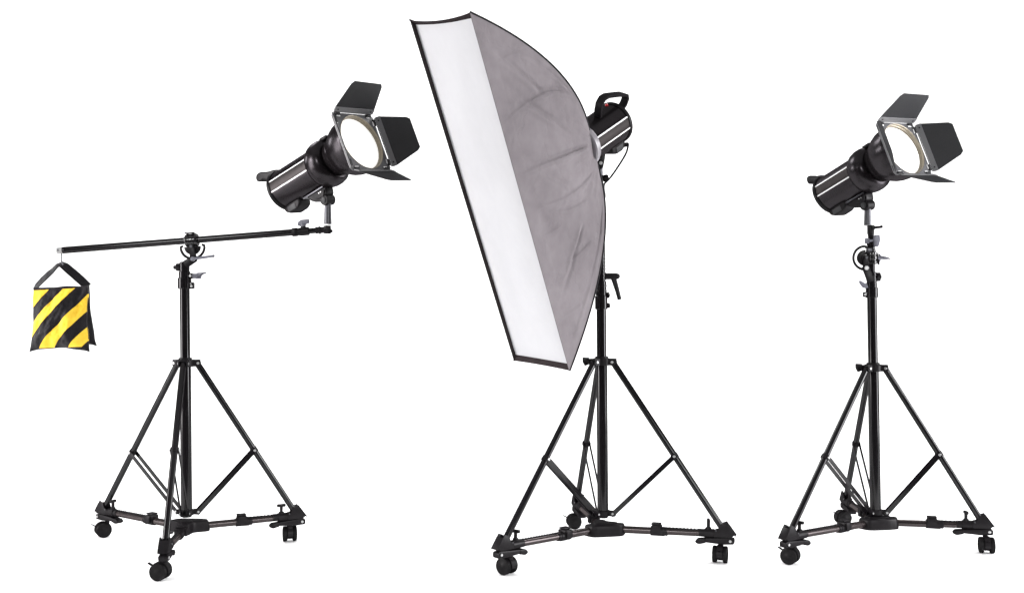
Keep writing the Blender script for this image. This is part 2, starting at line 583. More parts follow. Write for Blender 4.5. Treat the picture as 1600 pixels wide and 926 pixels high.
# ------------------------------------------------------------------ tripod stand
def stand(cx, cy, arms, zc, zs, ztop, xtop, label, knob_dir, jt):
    """zc collar height, zs spider height, ztop top of the wide tube, xtop sideways lean of the top"""
    C = V((cx, cy, 0))
    t = thing('tripod_stand', label, 'light stand', C, 'black tripod light stands')
    ax = V((xtop, 0, ztop - zs))
    on = lambda z: C + Z * z + X * (xtop * (z - zs) / (ztop - zs))
    obj('column', B(tube(on(zs - 0.012), on(zc), 0.0172, seg=28)), 'tube', t)
    obj('column', B(tube(on(zc + 0.005), on(ztop), 0.0152, seg=28)), 'tube', t)
    # collar
    fs = [lathe(on(zc - 0.011), ax, [(0, 0.0175), (0, 0.0265), (0.0015, 0.028), (0.0205, 0.028), (0.0225, 0.0265), (0.0225, 0.0155)], 32),
          lathe(on(zc + 0.011), ax, [(0, 0.0155), (0, 0.0205), (0.005, 0.0205), (0.0062, 0.0195), (0.0062, 0.0155)], 32)]
    sp = [lathe(on(zs - 0.009), ax, [(0, 0.0175), (0, 0.0225), (0.0012, 0.0235), (0.0145, 0.0235), (0.0158, 0.0225), (0.0158, 0.0175)], 32),
          lathe(on(zs - 0.016), ax, [(0, 0), (0, 0.014), (0.003, 0.0165), (0.007, 0.0165)], 24)]
    lugs_b, spider_b = [], []
    for ad, Ro, *_ in arms:
        a = R(ad)
        d = V((math.cos(a), math.sin(a), 0))
        s = V((-math.sin(a), math.cos(a), 0))
        for o in (-1, 1):
            fs.append(prism(rounded([(0.020, -0.010), (0.020, 0.010), (0.042, 0.010), (0.046, 0.004), (0.046, -0.006), (0.040, -0.011)], 0.003, 2), on(zc) + s * o * 0.0125, d, Z, s, 0.004, bev=0.0006, seg=1))
            sp.append(prism(rounded([(0.018, -0.008), (0.018, 0.007), (0.034, 0.007), (0.041, 0.001), (0.041, -0.009), (0.034, -0.010)], 0.003, 2), on(zs) + s * o * 0.0075, d, Z, s, 0.003, bev=0.0006, seg=1))
            lugs_b.append(bolt(on(zc) + d * 0.036 + s * o * 0.0143, s * o, 0.0042, 0.0025))
            spider_b.append(bolt(on(zs) + d * 0.034 + s * o * 0.0135, s * o, 0.0034, 0.0025))
        fs.append(box(on(zc + 0.0085) + d * 0.033, d, s, Z, 0.024, 0.028, 0.005, 0.0015))
    col = obj('collar', B(*fs), 'plastic', t)
    each('collar_bolt', lugs_b, 'steel', col)
    spd = obj('spider', B(*sp), 'plastic', t)
    each('spider_bolt', spider_b, 'steel', spd)
    if knob_dir is not None:
        k = V(knob_dir).normalized()
        ks = Z.cross(k)
        c0 = on(zc + 0.002) + k * 0.028
        obj('collar_knob', B(tube(c0 - k * 0.002, c0 + k * 0.022, 0.0075, seg=14),
                             prism(rounded([(0.0, 0.012), (0.020, 0.013), (0.020, -0.001), (0.013, -0.014), (0.002, -0.010)], 0.003, 3), c0 + k * 0.014, k, Z, ks, 0.011, bev=0.002)), 'plastic', col)
    for i, (ad, Ro, *_) in enumerate(arms):
        a = R(ad)
        d = V((math.cos(a), math.sin(a), 0))
        s = V((-math.sin(a), math.cos(a), 0))
        p0 = on(zc - 0.001) + d * 0.036
        p1 = C + d * (Ro - 0.030) + Z * 0.094
        lg = obj('leg', B(tube(p0, p1, 0.0098, seg=20)), 'tube', t)
        j = p0.lerp(p1, jt[i])
        q = on(zs - 0.002) + d * 0.033
        u = (q - j).normalized()
        up = s.cross(u).normalized()
        for o in (-1, 1):
            br = obj('brace', B(box((j + q) / 2 + s * o * 0.0112, u, s, up, (q - j).length + 0.012, 0.0026, 0.0145, 0.0008, 1)), 'tube', t)
            obj('brace_bolt', B(bolt(j + s * o * 0.0122, s * o, 0.0042, 0.003)), 'steel', br)
        ls = (p1 - p0).normalized()
        obj('leg_band', B(lathe(j - ls * 0.008, ls, [(0, 0.0098), (0, 0.0112), (0.016, 0.0112), (0.016, 0.0098)], 20)), 'plastic', lg)
    return t, on


# positions of the three stands (metres)
A_L = [(147.5, 0.445, 0.402, -58, 20), (24.5, 0.372, 0.325, 199, 90), (-81.5, 0.372, 0.345, -97, 40)]
A_M = [(-137.4, 0.448, 0.393, -128, 10), (-18.1, 0.402, 0.362, -18, 10), (98.7, 0.400, 0.372, -84, 0)]
A_R = [(-143.8, 0.462, 0.410, -124, 10), (-15.8, 0.344, 0.325, -14, 10), (87.0, 0.365, 0.338, -80, 0)]
LX, LY = -1.0235, 0.02
MX, MY = 0.284, 0.0
RX, RY = 1.172, 0.098

dl = dolly(LX, LY, A_L, 'black wheeled dolly under the stand that carries the boom arm, one arm pointing forward', 2)
dm = dolly(MX, MY, A_M, 'black wheeled dolly under the middle stand, below the big softbox', 2)
dr = dolly(RX, RY, A_R, 'black wheeled dolly under the stand without softbox or boom arm', 2)

sl, onL = stand(LX, LY, A_L, 0.591, 0.124, 0.826, -0.006, 'black tripod stand holding the tilted boom arm on top of its column', None, (0.60, 0.57, 0.50))
sm, onM = stand(MX, MY, A_M, 0.596, 0.126, 0.764, -0.005, 'black tripod stand rising behind the big grey softbox', (-1, -0.25, 0), (0.555, 0.565, 0.56))
sr, onR = stand(RX, RY, A_R, 0.572, 0.110, 0.812, -0.012, 'black tripod stand carrying a lamp straight on its column, no boom arm', (-1, -0.25, 0), (0.555, 0.565, 0.56))


# ------------------------------------------------------------------ stand tops
def ringcol(c0, c1, r, seg=24):
    return tube(c0, c1, r, seg=seg, bev=0.0015)


def hexknob(c, axis, r, h):
    return lathe(c, axis, [(0, 0), (0, r * 0.8), (h * 0.15, r), (h * 0.8, r), (h, r * 0.8), (h, 0)], 6)


def pz(py, y):
    return CAM_Z - (py - 500) / FPX * (y - CAM_Y)


# left stand: lock collars, pivot clamp
yl = LY
zL = lambda py: pz(py, yl)
lk = obj('lock_collar', B(ringcol(onL(zL(451)), onL(zL(434)), 0.0210), box(onL(zL(446)) + X * 0.022, X, Y, Z, 0.016, 0.016, 0.020, 0.003)), 'tube', sl)
obj('screw', B(bolt(onL(zL(447)) + V((0.024, -0.008, 0)), -Y, 0.004)), 'steel', lk)
lk2 = obj('lock_collar', B(ringcol(onL(zL(435)), onL(zL(424)), 0.0178), box(onL(zL(431)) + X * 0.020, X, Y, Z, 0.014, 0.014, 0.017, 0.003)), 'tube', sl)
obj('screw', B(bolt(onL(zL(431)) + V((0.020, -0.007, 0)), -Y, 0.004)), 'steel', lk2)
kc = onL(zL(431)) + X * 0.026
obj('wing_knob', B(tube(kc, kc + X * 0.016, 0.008, seg=14),
                   prism(rounded([(0.010, -0.010), (0.013, 0.010), (0.042, 0.012), (0.040, 0.007), (0.028, 0.004), (0.026, -0.008)], 0.003, 3), kc, X, Z, Y, 0.009, bev=0.002)), 'greyknob', lk2)
hd = obj('column_head', B(ringcol(onL(zL(424.5)), onL(zL(409.5)), 0.0152), ringcol(onL(zL(420)), onL(zL(417.5)), 0.0160), ringcol(onL(zL(415)), onL(zL(412)), 0.0160),
                          ringcol(onL(zL(412)), onL(zL(409)), 0.0142)), 'tube', sl)
obj('hex_knob', B(hexknob(onL(zL(417.5)) - X * 0.012, -X, 0.0135, 0.014), tube(onL(zL(417.5)) - X * 0.024, onL(zL(417.5)) - X * 0.034, 0.006, seg=12)), 'plastic', hd)

BY = 0.02           # depth of the boom
piv = P(300, 375.5, BY)
bdir = (P(515, 358, BY) - P(92, 391, BY)).normalized()
bup = Y.cross(bdir) * -1
if bup.z < 0:
    bup = -bup


def pivot_clamp(parent, c, bd_, bu, foot, swing=None):
    """split collar round the arm, slotted half-moon, swing bracket down to the column head"""
    nrm = -Y
    e = obj('pivot_clamp', B(
        lathe(c - bd_ * 0.019, bd_, [(0, 0.0112), (0, 0.0185), (0.002, 0.0195), (0.008, 0.0195), (0.010, 0.0178), (0.013, 0.0178), (0.015, 0.0195), (0.023, 0.0195), (0.025, 0.0178), (0.028, 0.0178), (0.030, 0.0195), (0.036, 0.0195), (0.038, 0.0185), (0.038, 0.0112)], 28),
        box(c + bu * 0.019, bd_, Y, bu, 0.026, 0.024, 0.008, 0.003),
        box(c + bu * 0.024 - bd_ * 0.006, bd_, Y, bu, 0.030, 0.010, 0.004, 0.0015),
        box(c - bu * 0.020, bd_, Y, bu, 0.030, 0.014, 0.016, 0.003)), 'clampblack', parent)
    cc = c - bu * 0.020
    # half-moon with a slot
    pts_o, pts_i = [], []
    ring = []
    for k in range(25):
        a = R(180 + 180 * k / 24)
        ring.append(cc + bd_ * 0.0375 * math.cos(a) + bu * 0.0375 * math.sin(a))
    ring = [cc + bd_ * (-0.030) + bu * 0.004, cc + bd_ * (-0.0365) + bu * 0.002] + ring[1:-1] + [cc + bd_ * 0.0365 + bu * 0.002, cc + bd_ * 0.030 + bu * 0.004]
    obj('slotted_arc', B(sweep(ring, 0.0042, 8)), 'plastic', e)
    half = [(0.0255 * math.cos(R(a)), 0.0255 * math.sin(R(a))) for a in range(180, 361, 10)]
    obj('half_moon', B(prism(half, cc, bd_, bu, Y, 0.010, bev=0.001), prism([(x * 0.55, y_ * 0.55) for x, y_ in half], cc - Y * 0.006, bd_, bu, Y, 0.004, bev=0.0008)), 'plastic', e)
    # swing bracket: from the half-moon's pivot past the slot and down to the foot
    b0 = cc - Y * 0.011
    b1 = (cc - bu * 0.040 + bd_ * 0.004 if swing is None else cc + V(swing)) - Y * 0.011
    f = V(foot)
    dd = (b1 - b0)
    L1 = dd.length
    du = dd.normalized()
    ds = Y.cross(du)
    de = (f - b1)
    L2 = de.length
    eu = de.normalized()
    es = Y.cross(eu)
    obj('swing_bracket', B(
        prism(rounded([(-0.008, -0.0075), (-0.008, 0.0075), (L1 + 0.007, 0.0115), (L1 + 0.007, -0.0115)], 0.005, 3), b0, du, ds, Y, 0.005, bev=0.001),
        prism(rounded([(-0.007, -0.0105), (-0.007, 0.0105), (L2, 0.0125), (L2, -0.0125)], 0.004, 3), b1 + Y * 0.002, eu, es, Y, 0.008, bev=0.001)), 'plastic', e)
    obj('pivot_bolt', B(bolt(b0 - Y * 0.002, -Y, 0.0050, 0.004), ), 'gunmetal', e)
    obj('pivot_bolt', B(bolt(b1 - Y * 0.002, -Y, 0.0070, 0.006)), 'steel', e)
    return e, b1


e, b1 = pivot_clamp(sl, piv, bdir, bup, onL(zL(414)) + V((0.006, -0.016, 0)))
hdir = (P(334, 397.5, BY) - P(302, 402, BY)).normalized()
h0 = b1 - Y * 0.006
obj('lever', B(tube(h0 + Y * 0.004, h0 - Y * 0.007, 0.0065, seg=16), tube(h0 - Y * 0.004 + hdir * 0.004, h0 - Y * 0.004 + hdir * 0.066, 0.0045, 0.0038, seg=12),
               lathe(h0 - Y * 0.004 + hdir * 0.062, hdir, [(0, 0), (0, 0.0042), (0.004, 0.0046), (0.007, 0.003), (0.0075, 0)], 12)), 'greyknob', e)

# middle stand: lock collars partly behind the softbox, ratchet handle, spigot
zM = lambda py: pz(py, 0.0)
lk = obj('lock_collar', B(ringcol(onM(zM(483)), onM(zM(462)), 0.0195), box(onM(zM(477)) + X * 0.020, X, Y, Z, 0.014, 0.014, 0.016, 0.003)), 'tube', sm)
obj('screw', B(bolt(onM(zM(477)) + X * 0.026, X, 0.004)), 'steel', lk)
lk2 = obj('lock_collar', B(ringcol(onM(zM(462)), onM(zM(439)), 0.0170), ringcol(onM(zM(456)), onM(zM(453)), 0.0180), ringcol(onM(zM(448)), onM(zM(445)), 0.0180), box(onM(zM(461)) + X * 0.019, X, Y, Z, 0.014, 0.015, 0.018, 0.003)), 'tube', sm)
obj('screw', B(bolt(onM(zM(461)) + X * 0.025, X, 0.004)), 'steel', lk2)
up_fs = [tube(onM(zM(440)), onM(zM(300)), 0.0135, seg=24)]
for k in range(7):
    up_fs.append(ringcol(onM(zM(438 - 5.5 * k)), onM(zM(435.6 - 5.5 * k)), 0.0150))
up = obj('upper_tube', B(*up_fs), 'tube', sm)
hb = onM(zM(431.5)) + X * 0.012
hl = obj('ratchet_handle', B(tube(hb, hb + X * 0.038, 0.0100, seg=18), lathe(hb + X * 0.036, X, [(0, 0.0092), (0.006, 0.0088), (0.009, 0.006), (0.009, 0)], 18),
                        sweep([hb + V((0.026, 0, -0.004)), hb + V((0.031, -0.004, -0.02)), hb + V((0.038, -0.008, -0.045)), hb + V((0.045, -0.010, -0.073))], [0.0086, 0.0080, 0.0070, 0.0064], 12)), 'plastic', up)
obj('screw', B(bolt(hb + X * 0.045, X, 0.0045, 0.003)), 'steel', hl)

# right stand: lock collars, folded pivot clamp, knobs, upper tube
yr = RY
zR = lambda py: pz(py, yr)
lk = obj('lock_collar', B(ringcol(onR(zR(465)), onR(zR(449)), 0.0192), box(onR(zR(460)) - X * 0.020, X, Y, Z, 0.016, 0.015, 0.016, 0.003)), 'tube', sr)
obj('screw', B(bolt(onR(zR(460)) + V((-0.024, -0.0075, 0)), -Y, 0.004)), 'steel', lk)
lk2 = obj('lock_collar', B(ringcol(onR(zR(449.5)), onR(zR(441)), 0.0165), ringcol(onR(zR(446)), onR(zR(444)), 0.0172)), 'tube', sr)
kc = onR(zR(446)) - X * 0.014
obj('wing_knob', B(tube(kc + X * 0.004, kc - X * 0.008, 0.008, seg=14),
                   prism(rounded([(0.0, -0.009), (-0.006, 0.004), (-0.026, 0.016), (-0.030, 0.014), (-0.026, 0.004), (-0.016, -0.008)], 0.004, 3), kc - Y * 0.008, X, Z, Y, 0.010, bev=0.002)), 'greyknob', lk2)
hd = obj('column_head', B(ringcol(onR(zR(441.5)), onR(zR(425)), 0.0158), ringcol(onR(zR(438)), onR(zR(436)), 0.0166), ringcol(onR(zR(431)), onR(zR(429)), 0.0166)), 'tube', sr)
obj('hex_knob', B(hexknob(onR(zR(432.5)) + X * 0.013, X, 0.0160, 0.014), tube(onR(zR(432.5)) + X * 0.026, onR(zR(432.5)) + X * 0.031, 0.006, seg=12)), 'plastic', hd)
ut = obj('upper_tube', B(tube(onR(zR(426)), onR(zR(377)), 0.0118, seg=24), ringcol(onR(zR(397)), onR(zR(389)), 0.0142), tube(onR(zR(377)), onR(zR(361)), 0.0092, seg=20),
                         ringcol(onR(zR(384)), onR(zR(373)), 0.0132)), 'tube', sr)
obj('top_socket', B(ringcol(onR(zR(366)), onR(zR(352)), 0.0112), ringcol(onR(zR(369)), onR(zR(366)), 0.0098), box(onR(zR(356)) + V((0.004, -0.010, 0)), X, Y, Z, 0.012, 0.008, 0.012, 0.003),
                    sweep([onR(zR(356)) + V((0.008, -0.012, 0)), onR(zR(356)) + V((0.022, -0.014, 0.001)), onR(zR(355)) + V((0.032, -0.014, 0.001))], [0.0045, 0.0040, 0.0048], 10)), 'plastic', sr)
kc = onR(zR(376.5))
obj('clamp_knob', B(box(kc - X * 0.015 - Y * 0.006, X, Y, Z, 0.012, 0.016, 0.017, 0.003), tube(kc + V((-0.012, -0.014, 0)), kc + V((0.014, -0.014, 0.001)), 0.0042, seg=12),
                    prism(rounded([(0.004, -0.020), (0.002, 0.004), (0.006, 0.018), (0.021, 0.019), (0.024, 0.004), (0.018, -0.019)], 0.004, 3), kc - Y * 0.015, X, Z, Y, 0.010, bev=0.002)), 'greyknob', ut)
kc = onR(zR(392))
obj('clamp_block', B(box(kc + V((-0.011, -0.012, 0)), X, Y, Z, 0.018, 0.010, 0.018, 0.003)), 'gunmetal', ut)
# the pivot clamp stands upright here: arm vertical, half-moon to the left
pc = onR(zR(403)) + Y * 0.0
e, b1 = pivot_clamp(sr, pc, V((0.02, 0, 1)).normalized(), V((1, 0, -0.02)).normalized(), onR(zR(440)) + V((-0.006, -0.016, 0)), (-0.001, 0, -0.033))
kc = pc + X * 0.022
obj('lever', B(hexknob(kc - X * 0.006, X, 0.0150, 0.012), prism(rounded([(0.0, -0.004), (0.0, 0.007), (0.020, 0.003), (0.034, -0.003), (0.020, -0.005)], 0.003, 3), kc - Y * 0.006 + X * 0.004, X, Z, Y, 0.016, bev=0.0018)), 'greyknob', e)

# ------------------------------------------------------------------ boom arm
b_l = P(91, 391.5, BY)
b_r = P(514, 358.5, BY)
ba = thing('boom_arm', 'long black boom tube tilted slightly up to the right across the top of a stand', 'boom arm', b_l.lerp(b_r, 0.5))
U = lambda px: b_l + bdir * ((px - 91) / (514 - 91) * (b_r - b_l).length)
tb = obj('tube', B(tube(U(98), U(458), 0.0107, seg=24)), 'tube', ba)
es = obj('end_sleeve', B(tube(U(89.5), U(99), 0.0102, seg=24)), 'steel', ba)
each('screw', [bolt(U(101) + V((0, -0.0105, 0.0)), -Y, 0.0022), bolt(U(93) + V((0, -0.0102, 0.0)), -Y, 0.0022)], 'gunmetal', es)
cl = obj('tube_clamp', B(ringcol(U(456.5), U(465), 0.0135), ringcol(U(468), U(483), 0.0132), ringcol(U(464), U(470), 0.0118),
                         box(U(461) - bup * 0.002 - Y * 0.008, bdir, Y, bup, 0.014, 0.014, 0.022, 0.003), box(U(475) + bup * 0.011, bdir, Y, bup, 0.014, 0.016, 0.010, 0.002)), 'plastic', ba)
kc = U(474) + bup * 0.016
obj('clamp_knob', B(tube(kc - bup * 0.004, kc + bup * 0.010, 0.0075, seg=14),
                    prism(rounded([(-0.016, 0.004), (-0.015, 0.014), (-0.004, 0.021), (0.021, 0.021), (0.021, 0.009), (0.010, 0.007), (0.008, 0.0), (-0.006, 0.0)], 0.003, 3), kc, bdir, bup, Y, 0.013, bev=0.0025)), 'greyknob', cl)
obj('inner_tube', B(tube(U(482), U(500), 0.0088, seg=20)), 'tube', ba)
ef = obj('end_socket', B(ringcol(U(493), U(497), 0.0108), ringcol(U(496), U(507), 0.0098), ringcol(U(498), U(501), 0.0125),
                         tube(P(511.5, 365, BY), P(511.5, 352.5, BY), 0.0112, seg=20), box(P(511.5, 359.5, BY), bdir, Y, bup, 0.022, 0.020, 0.018, 0.003)), 'plastic', ba)
each('screw', [bolt(P(511.5, 361, BY) + X * 0.010, X, 0.005, 0.006), bolt(P(508, 360, BY) - Y * 0.010, -Y, 0.004, 0.003)], 'plastic', ef)
# wire hook under the left end
hp = U(95.5)
hook = [hp - bup * 0.004, hp - bup * 0.020 + X * 0.0005]
ha = P(95.5, 413, BY)
hook += [ha + Z * 0.016, ha + V((0.002, 0, 0.006)), ha + V((0.006, 0, 0.0)), ha + V((0.003, 0, -0.006)), ha + V((-0.004, 0, -0.005)), ha + V((-0.006, 0, 0.002))]
obj('hook', B(sweep(hook, 0.0021, 8)), 'gunmetal', ba)

# ------------------------------------------------------------------ sandbag
sb_o = P(97, 496, BY)
sb = thing('sandbag', 'black saddle sandbag with diagonal yellow stripes hanging from the hook of the boom arm', 'sandbag', P(97, 548, BY))
from mathutils import noise as mnoise


def pouch(corners, yoff, depth, seed, cut=None):
    """cushion between four corner pixels (TL,TR,BR,BL); grid front and back"""
    TL, TR, BR, BL = [P(px, py, BY + yoff) for px, py in corners]
    n = 56
    bm = bmesh.new()

    def pt(u, v, side):
        p = (TL * (1 - u) + TR * u) * (1 - v) + (BL * (1 - u) + BR * u) * v
        # sagging filling: fuller near the bottom, edges wavy
        q = (1 - abs(2 * u - 1) ** 3.0) * (1 - (1 - v) ** 2.4) * (1 - max(0, (v - 0.80) / 0.20) ** 2.2)
        w1 = mnoise.noise(V((u * 2.1 + seed, v * 3.3, 1.7 * side)))
        w2 = mnoise.noise(V((u * 6.0 + seed, v * 5.0 + u * 4, 3.1 * side)))
        w3 = mnoise.noise(V((u * 13.0 + v * 6 + seed, v * 9.0, 5.1 * side)))
        edge = min(1, 8 * min(u, 1 - u, v + 0.02, 1.02 - v))
        dz = depth * q * (1 + 0.35 * w1) + edge * (0.0065 * w2 + 0.0034 * w3 + 0.0012 * mnoise.noise(V((u * 24 + v * 15 + seed, v * 17 - u * 8, 2.0))))
        pin = (0.006 * math.sin(math.pi * v) + 0.003 * mnoise.noise(V((v * 5, seed, u * 2)))) * (1 if u < 0.5 else -1) * abs(2 * u - 1)
        p = p + V((pin + 0.0025 * w2 * (1 - edge), side * (0.003 + max(-0.001, dz)), 0.0042 * mnoise.noise(V((u * 4 + seed, v * 4, 9))) + 0.007 * v ** 5 * math.sin(math.pi * u) - 0.004 * v ** 9 * (1 - math.sin(math.pi * u)) ** 3))
        return p

    grids = []
    for side in (-1, 1):
        grids.append([[bm.verts.new(pt(i / n, j / n, side)) for i in range(n + 1)] for j in range(n + 1)])
    front = []
    for gi, g in enumerate(grids):
        for j in range(n):
            for i in range(n):
                f = bm.faces.new((g[j][i], g[j][i + 1], g[j + 1][i + 1], g[j + 1][i]))
                if gi == 0:
                    front.append(f)
    a, b = grids
    for i in range(n):
        bm.faces.new((a[0][i], a[0][i + 1], b[0][i + 1], b[0][i]))
        bm.faces.new((a[n][i], a[n][i + 1], b[n][i + 1], b[n][i]))
        bm.faces.new((a[i][0], a[i + 1][0], b[i + 1][0], b[i][0]))
        bm.faces.new((a[i][n], a[i + 1][n], b[i + 1][n], b[i][n]))
    return bm


def zoompx(x, y_):
    return 30 + x / 4.027, 330 + y_ / 4.027


fp = pouch([(52, 450.5), (138.5, 446), (139.5, 547.5), (47.5, 547)], -0.014, 0.030, 1.3)
# diagonal bands (plane offsets taken across the photo's stripes)
k_ = 1.13
bands = [(560, 690), (789, 870), (996, 1098), (1200, 1292)]
nrm = V((k_, 0, -1)).normalized()


def plane_at(c):
    px, py = zoompx(0, c)
    return P(px, py, BY - 0.03)


for lo, hi in bands:
    for c in (lo, hi):
        g = fp.verts[:] + fp.edges[:] + fp.faces[:]
        bmesh.ops.bisect_plane(fp, geom=g, plane_co=plane_at(c), plane_no=nrm, dist=1e-6)
HEMS = [(P(97, 450.8, BY - 0.03), V((-0.055, 0, 1)).normalized()), (P(97, 542.5, BY - 0.03), V((-0.035, 0, 1)).normalized())]
for co_, no_ in HEMS:
    g = fp.verts[:] + fp.edges[:] + fp.faces[:]
    bmesh.ops.bisect_plane(fp, geom=g, plane_co=co_, plane_no=no_, dist=1e-6)
fp.normal_update()
mid_y = BY - 0.012
XL, XR = P(53.5, 500, BY).x, P(141.5, 500, BY).x
stripes = []
for lo, hi in bands:
    a, b = plane_at(lo).dot(nrm), plane_at(hi).dot(nrm)
    st = bmesh.new()
    vm = {}
    for f in fp.faces:
        c = f.calc_center_median()
        if c.y < mid_y - 0.0015 and a < c.dot(nrm) < b and XL < c.x < XR + 0.002 and (c - HEMS[0][0]).dot(HEMS[0][1]) < 0 < (c - HEMS[1][0]).dot(HEMS[1][1]):
            vs_ = []
            for v in f.verts:
                if v not in vm:
                    vm[v] = st.verts.new(v.co - Y * 0.0014)
                vs_.append(vm[v])
            st.faces.new(vs_)
    # give the sewn band a turned edge
    ed = [e_ for e_ in st.edges if e_.is_boundary]
    r_ = bmesh.ops.extrude_edge_only(st, edges=ed)
    bmesh.ops.translate(st, verts=[v for v in r_['geom'] if isinstance(v, bmesh.types.BMVert)], vec=Y * 0.002)
    stripes.append(st)
front = obj('front_pouch', fp, 'blackcloth', sb, angle=60)
for st in stripes:
    if len(st.faces):
        obj('yellow_stripe', st, 'yellowcloth', front, angle=60)
    else:
        st.free()
bp = pouch([(52, 450), (139.5, 445.5), (151, 538), (50, 543)], 0.020, 0.032, 5.1)
obj('back_pouch', bp, 'blackcloth', sb, angle=60)


def ribbon(pts, wdir, width, thick):
    """flat strap along pts; wdir: width direction per point"""
    def f(bm):
        rows = []
        n = len(pts)
        for i in range(n):
            t = (V(pts[min(i + 1, n - 1)]) - V(pts[max(i - 1, 0)])).normalized()
            wv = V(wdir[i]) if isinstance(wdir, list) else V(wdir)
            wv = (wv - t * wv.dot(t)).normalized()
            nn = t.cross(wv)
            p = V(pts[i])
            rows.append([bm.verts.new(p + wv * width * a / 2 + nn * thick * b / 2) for a, b in ((-1, -1), (1, -1), (1, 1), (-1, 1))])
        for A, C in zip(rows, rows[1:]):
            for k in range(4):
                bm.faces.new((A[k], A[(k + 1) % 4], C[(k + 1) % 4], C[k]))
        bm.faces.new(rows[0][::-1])
        bm.faces.new(rows[-1])
    return f


sp_px = [(53, 452), (57, 447), (66, 437.5), (75, 429), (82, 423), (89, 415.5), (95, 412.5), (101, 415.5), (108, 421.5), (118, 430), (128, 439), (136.5, 447)]
sp_y = [0, 0, 0, 0, 0, 0, 0, 0, 0, 0, 0, 0]
pts = [P(px, py, BY + dy) for (px, py), dy in zip(sp_px, sp_y)]
wd = []
for i in range(len(pts)):
    k = i / (len(pts) - 1)
    tilt = 0.5 + 0.5 * math.sin(math.pi * k * 1.0) * 0.6 + 0.25 * math.sin(k * 9)
    wd.append(V((0.5 * (1 if k < .5 else -1) * -tilt, 0.8, tilt)))
obj('handle_strap', B(ribbon(pts, wd, 0.029, 0.0026)), 'blackcloth', sb, angle=60)


# ------------------------------------------------------------------ flash heads
def head_frame(yaw, pit, roll):
    f = V((math.cos(yaw) * math.cos(pit), math.sin(yaw) * math.cos(pit), math.sin(pit)))
    r = V((math.sin(yaw), -math.cos(yaw), 0))
    u = r.cross(f)
    c, s = math.cos(roll), math.sin(roll)
    return f, r * c + u * s, u * c - r * s


def shell(t, o, f, r, u, s0, s1, side, sc=1.0, up_deg=9):
    """body tube from s0 to s1 (distances back from o along -f) with inlaid lines on both sides, rear cap, socket, rail"""
    b = -f
    Rb = 0.0635 * sc
    p = lambda s, rr=0.0, uu=0.0: o + b * s + r * rr + u * uu
    body = obj('body', B(lathe(p(s0), b, [(0, 0.02), (0, Rb - 0.002), (0.002, Rb), (s1 - s0, Rb), (s1 - s0, 0.02)], 56, u)), 'shell', t)
    x, y_, a = frame_of(b, u)
    # broad side band and its white edge lines
    for sd in (-1, 1):
        A0 = math.atan2((r * sd).dot(y_), (r * sd).dot(x))
        sg = 1 if math.cos(A0 + 0.1) * u.dot(x) + math.sin(A0 + 0.1) * u.dot(y_) > 0 else -1
        mid = A0 + sg * R(up_deg)
        hw = R(16)
        arc = lambda m0, h, r0, r1: lathe(p(s0 + 0.0), b, [(0.001, r0), (0.001, r1), (s1 - s0 - 0.001, r1), (s1 - s0 - 0.001, r0), (0.001, r0)], 8, u, m0 - h, m0 + h)
        bandf = [arc(mid, hw - R(1.5), Rb - 0.001, Rb + 0.0006)]
        bd_o = obj('side_band', B(*bandf), 'band', body)
        for q in (-1, 1):
            obj('white_line', B(arc(mid + q * hw, R(1.9), Rb - 0.001, Rb + 0.0013)), 'white', body)
    # rear bumper rim
    obj('rear_cap', B(lathe(p(s1 - 0.004), b, [(0, Rb - 0.002), (0, Rb + 0.003), (0.003, Rb + 0.0045), (0.010, Rb + 0.0045), (0.0135, Rb + 0.002), (0.0125, Rb - 0.006), (0.008, Rb - 0.010), (0.008, 0)], 48, u)), 'plastic', t)
    # power socket block under the rear
    so = obj('power_socket', B(prism(rounded([(s1 - 0.070, -Rb + 0.010), (s1 - 0.068, -Rb - 0.012), (s1 - 0.050, -Rb - 0.021), (s1 - 0.014, -Rb - 0.022), (s1 + 0.004, -Rb - 0.010), (s1 + 0.006, -Rb + 0.010)], 0.008, 4), o, b, u, r, 0.052, bev=0.006, seg=3)), 'plastic', t)
    each('socket_cover', [box(p(s1 - 0.030, sd * 0.0262, -Rb - 0.008), b, r, u, 0.036, 0.002, 0.017, 0.0008) for sd in (-1, 1)], 'leaf', so)
    return body, p, Rb


